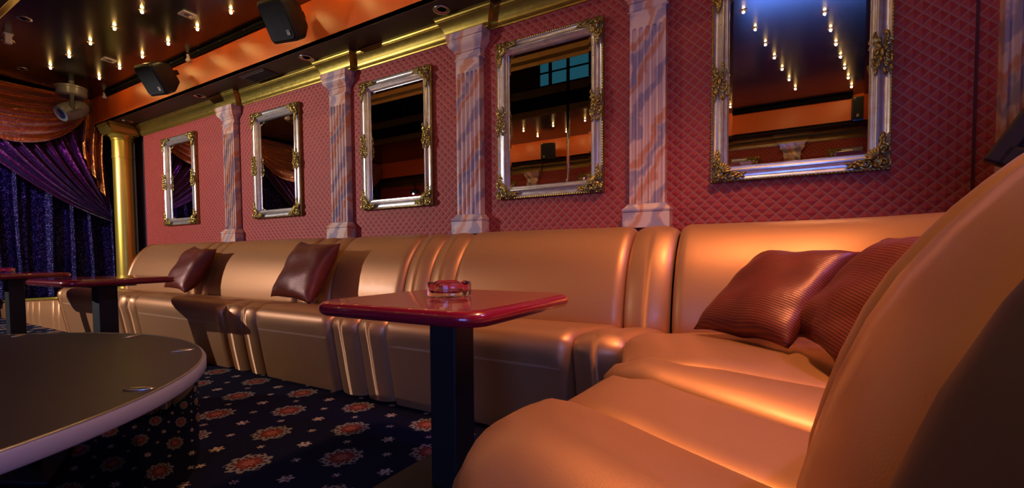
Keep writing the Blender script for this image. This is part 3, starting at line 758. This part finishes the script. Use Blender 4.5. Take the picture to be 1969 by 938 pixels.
vent = thing('soffit_vent', 'dark slotted air vent in the soffit', 'vent', (-4.5, 2.70, ZS))
MB().box((0, 0, -.004), (.42, .16, .008)).obj('frame', 'soffit', vent, bevel=.002)
for k in range(6): MB().box((0, -.06 + .024 * k, -.010), (.38, .006, .008), Matrix.Rotation(.5, 3, 'X')).obj('slat', 'dark', vent)

def moving_head(label, loc, rz, tilt):
    t = thing('moving_head_light', label, 'stage light', loc, (0, 0, rz))
    MB().lathe([(.03, 0), (.03, -.06), (.06, -.065), (.06, -.075)], 16).obj('clamp', 'head', t, smooth=True, angle=40)
    MB().lathe([(.13, -.07), (.15, -.08), (.15, -.10), (.145, -.105), (.145, -.18), (.13, -.20), (.09, -.205)], 32).obj('base', 'head', t, smooth=True, angle=35)
    for s in (-1, 1): MB().box((s * .115, 0, -.28), (.018, .045, .2)).obj('yoke_arm', 'black', t, bevel=.012)
    h = MB().lathe([(.02, -.17), (.06, -.16), (.095, -.11), (.108, -.03), (.108, .05), (.1, .12), (.092, .15), (.088, .15)], 32).obj('head', 'head', t, smooth=True, angle=40)
    h.location = (0, 0, -.36); h.rotation_euler = (Matrix.Rotation(-rz, 3, 'Z') @ Vector(tilt)).to_track_quat('Z', 'Y').to_euler()
    MB().lathe([(.088, .146), (.05, .152), (.001, .154)], 32, cap=False).obj('lens', 'lens', h, smooth=True)
    for k in range(4): MB().tube([(math.cos(k * 1.57) * .1085, math.sin(k * 1.57) * .1085, -.03), (math.cos(k * 1.57) * .1095, math.sin(k * 1.57) * .1095, .1)], .004, 6).obj('seam_rib', 'black', h)
    return t
moving_head('grey moving head stage light hanging in front of the orange swag', (-7.62, 2.18, ZC), R(164), (.25, -.9, -.6))

# ------------------------------------------------------------------ lamps of the room and added fills (fixtures with their own light)
def par_can(name, label, loc, target, col, W, lens, ang, blend=.4, rad=.05, hang=None):
    t = thing(name, label, 'stage light', (0, 0, 0)); d = (Vector(target) - Vector(loc)).normalized(); q = d.to_track_quat('-Z', 'Y')
    body = MB().lathe([(.04, .20), (.075, .17), (.085, .12), (.085, .0), (.09, -.01), (.082, -.012)], 28).obj('can', 'black', t, smooth=True, angle=40)
    body.location = loc; body.rotation_euler = q.to_euler()
    MB().lathe([(.08, .0), (.04, -.004), (.001, -.005)], 28, cap=False).obj('lens', lens, body, smooth=True)
    if hang: MB().tube([hang, Vector(loc) - d * .1], .012, 8).obj('hanger', 'black', t, smooth=True)
    lamp(name + '_beam', 'SPOT', t, Vector(loc) + d * .03, col, W, spot_size=R(ang), spot_blend=blend, shadow_soft_size=rad, target=Vector(loc) + d)
    return t
SL = (-7.42, -2.35, 1.45 + E)
par_can('stage_spotlight', 'white spotlight on the opposite side seen as a glare in the third mirror', SL, (-6.0, 2.7, 1.05), (1, .93, .9), SPOT_W, 'spotlens', 92, .85, .012, (SL[0] - .1, SL[1] - .05, ZC))
spot = [o for o in bpy.data.objects if o.name == 'stage_spotlight'][0]
_h = Vector((1.9, 4.6, 0)).normalized(); _s = Vector((_h.y, -_h.x, 0))
_o = Vector(SL) + (Vector((-6.0, 2.7, 1.05)) - Vector(SL)).normalized() * .03
bf = MB(); a_, b_ = _o + _h * .0 + Vector((0, 0, .105)), _o + _h * .40 + Vector((0, 0, .40 * math.tan(R(4.3))))
bf.add([a_ - _s * .1, a_ + _s * .1, b_ + _s * .42, b_ - _s * .42] + [p + Vector((0, 0, .003)) for p in (a_ - _s * .1, a_ + _s * .1, b_ + _s * .42, b_ - _s * .42)], [(0, 1, 2, 3), (7, 6, 5, 4), (0, 4, 5, 1), (1, 5, 6, 2), (2, 6, 7, 3), (3, 7, 4, 0)]).obj('added_beam_flap', 'black', spot)  # added flap, cuts the top of the beam so it misses the orange fascia
WL = (.25, 1.45, 2.94)
par_can('added_warm_fill', 'added warm fill lamp sunk in the ceiling above the sofa corner', WL, (-.55, 1.7, .4), (1, .46, .19), WARM_W, 'warmlens', 92, .9, .12)  # added lamp, puts warm highlights on the seat rolls and sofa back
PL = (1.5, 1.9, 2.94)
par_can('added_violet_fill', 'added violet fill lamp sunk in the ceiling above the near sofa', PL, (-.5, .7, .3), (.6, .3, 1), VIOLET_W, 'bluelens', 95, .8, .06)  # lamp put in to tint the near seat tops purple
VL = (-6.9, .7, 2.6)
par_can('violet_spotlight', 'violet spotlight aimed at the stage drapes', VL, (-8.4, 2.0, 1.3), (.45, .25, 1), STAGE_W, 'bluelens', 75, .6, .06, (VL[0], VL[1], ZC + .1))

# ------------------------------------------------------------------ upper floor railing and screen
rail = thing('balustrade', 'dark upper floor railing around the ceiling opening', 'railing', (0, 0, 3.18))
for k in range(8): MB().box((OX0 + (OX1 - OX0) * k / 7, OY0 - .08, .5), (.04, .04, 1.0)).obj('post', 'black', rail)
for k in range(5): MB().box(((OX0 + OX1) / 2, OY0 - .08, .16 + .2 * k), (OX1 - OX0, .02, .02)).obj('rail', 'black', rail)
tag(MB().box((-3.6, -2.44, 4.5), (1.0, .04, .8)).obj('lit_screen', 'cyan', None), 'cyan lit screen on the upper floor seen in a mirror', 'screen')

tv = thing('video_screen', 'large glowing blue video screen standing before the opposite wall', 'screen', (.35, -2.2, .95))
MB().box((0, -.01, 0), (1.66, .04, .96)).obj('bezel', 'black', tv, bevel=.006)
MB().box((0, .013, 0), (1.6, .006, .9)).obj('display', 'screen', tv)
for k in (-.5, .5): MB().box((k, -.01, -.715), (.08, .3, .47)).obj('stand_leg', 'black', tv, bevel=.004)
# ------------------------------------------------------------------ dark framed board behind the sofa corner
fb = thing('framed_board', 'dark wooden framed board leaning behind the sofa at the picture edge', 'board', (.56, 1.86, 1.06))
ang = R(-30)
for nm, c, d in (('board', (.30, 0, .40), (.60, .02, .8)), ('frame_rail', (.30, -.005, .0), (.60, .05, .06)), ('frame_stile', (.0, -.005, .40), (.05, .05, .86)), ('frame_stile', (.60, -.005, .40), (.05, .05, .86)), ('inner_bead', (.042, -.012, .42), (.014, .04, .76))):
    o = MB().box(c, d).obj(nm, 'wood', fb, bevel=.008)
fb.rotation_euler = (0, R(30), R(-14))
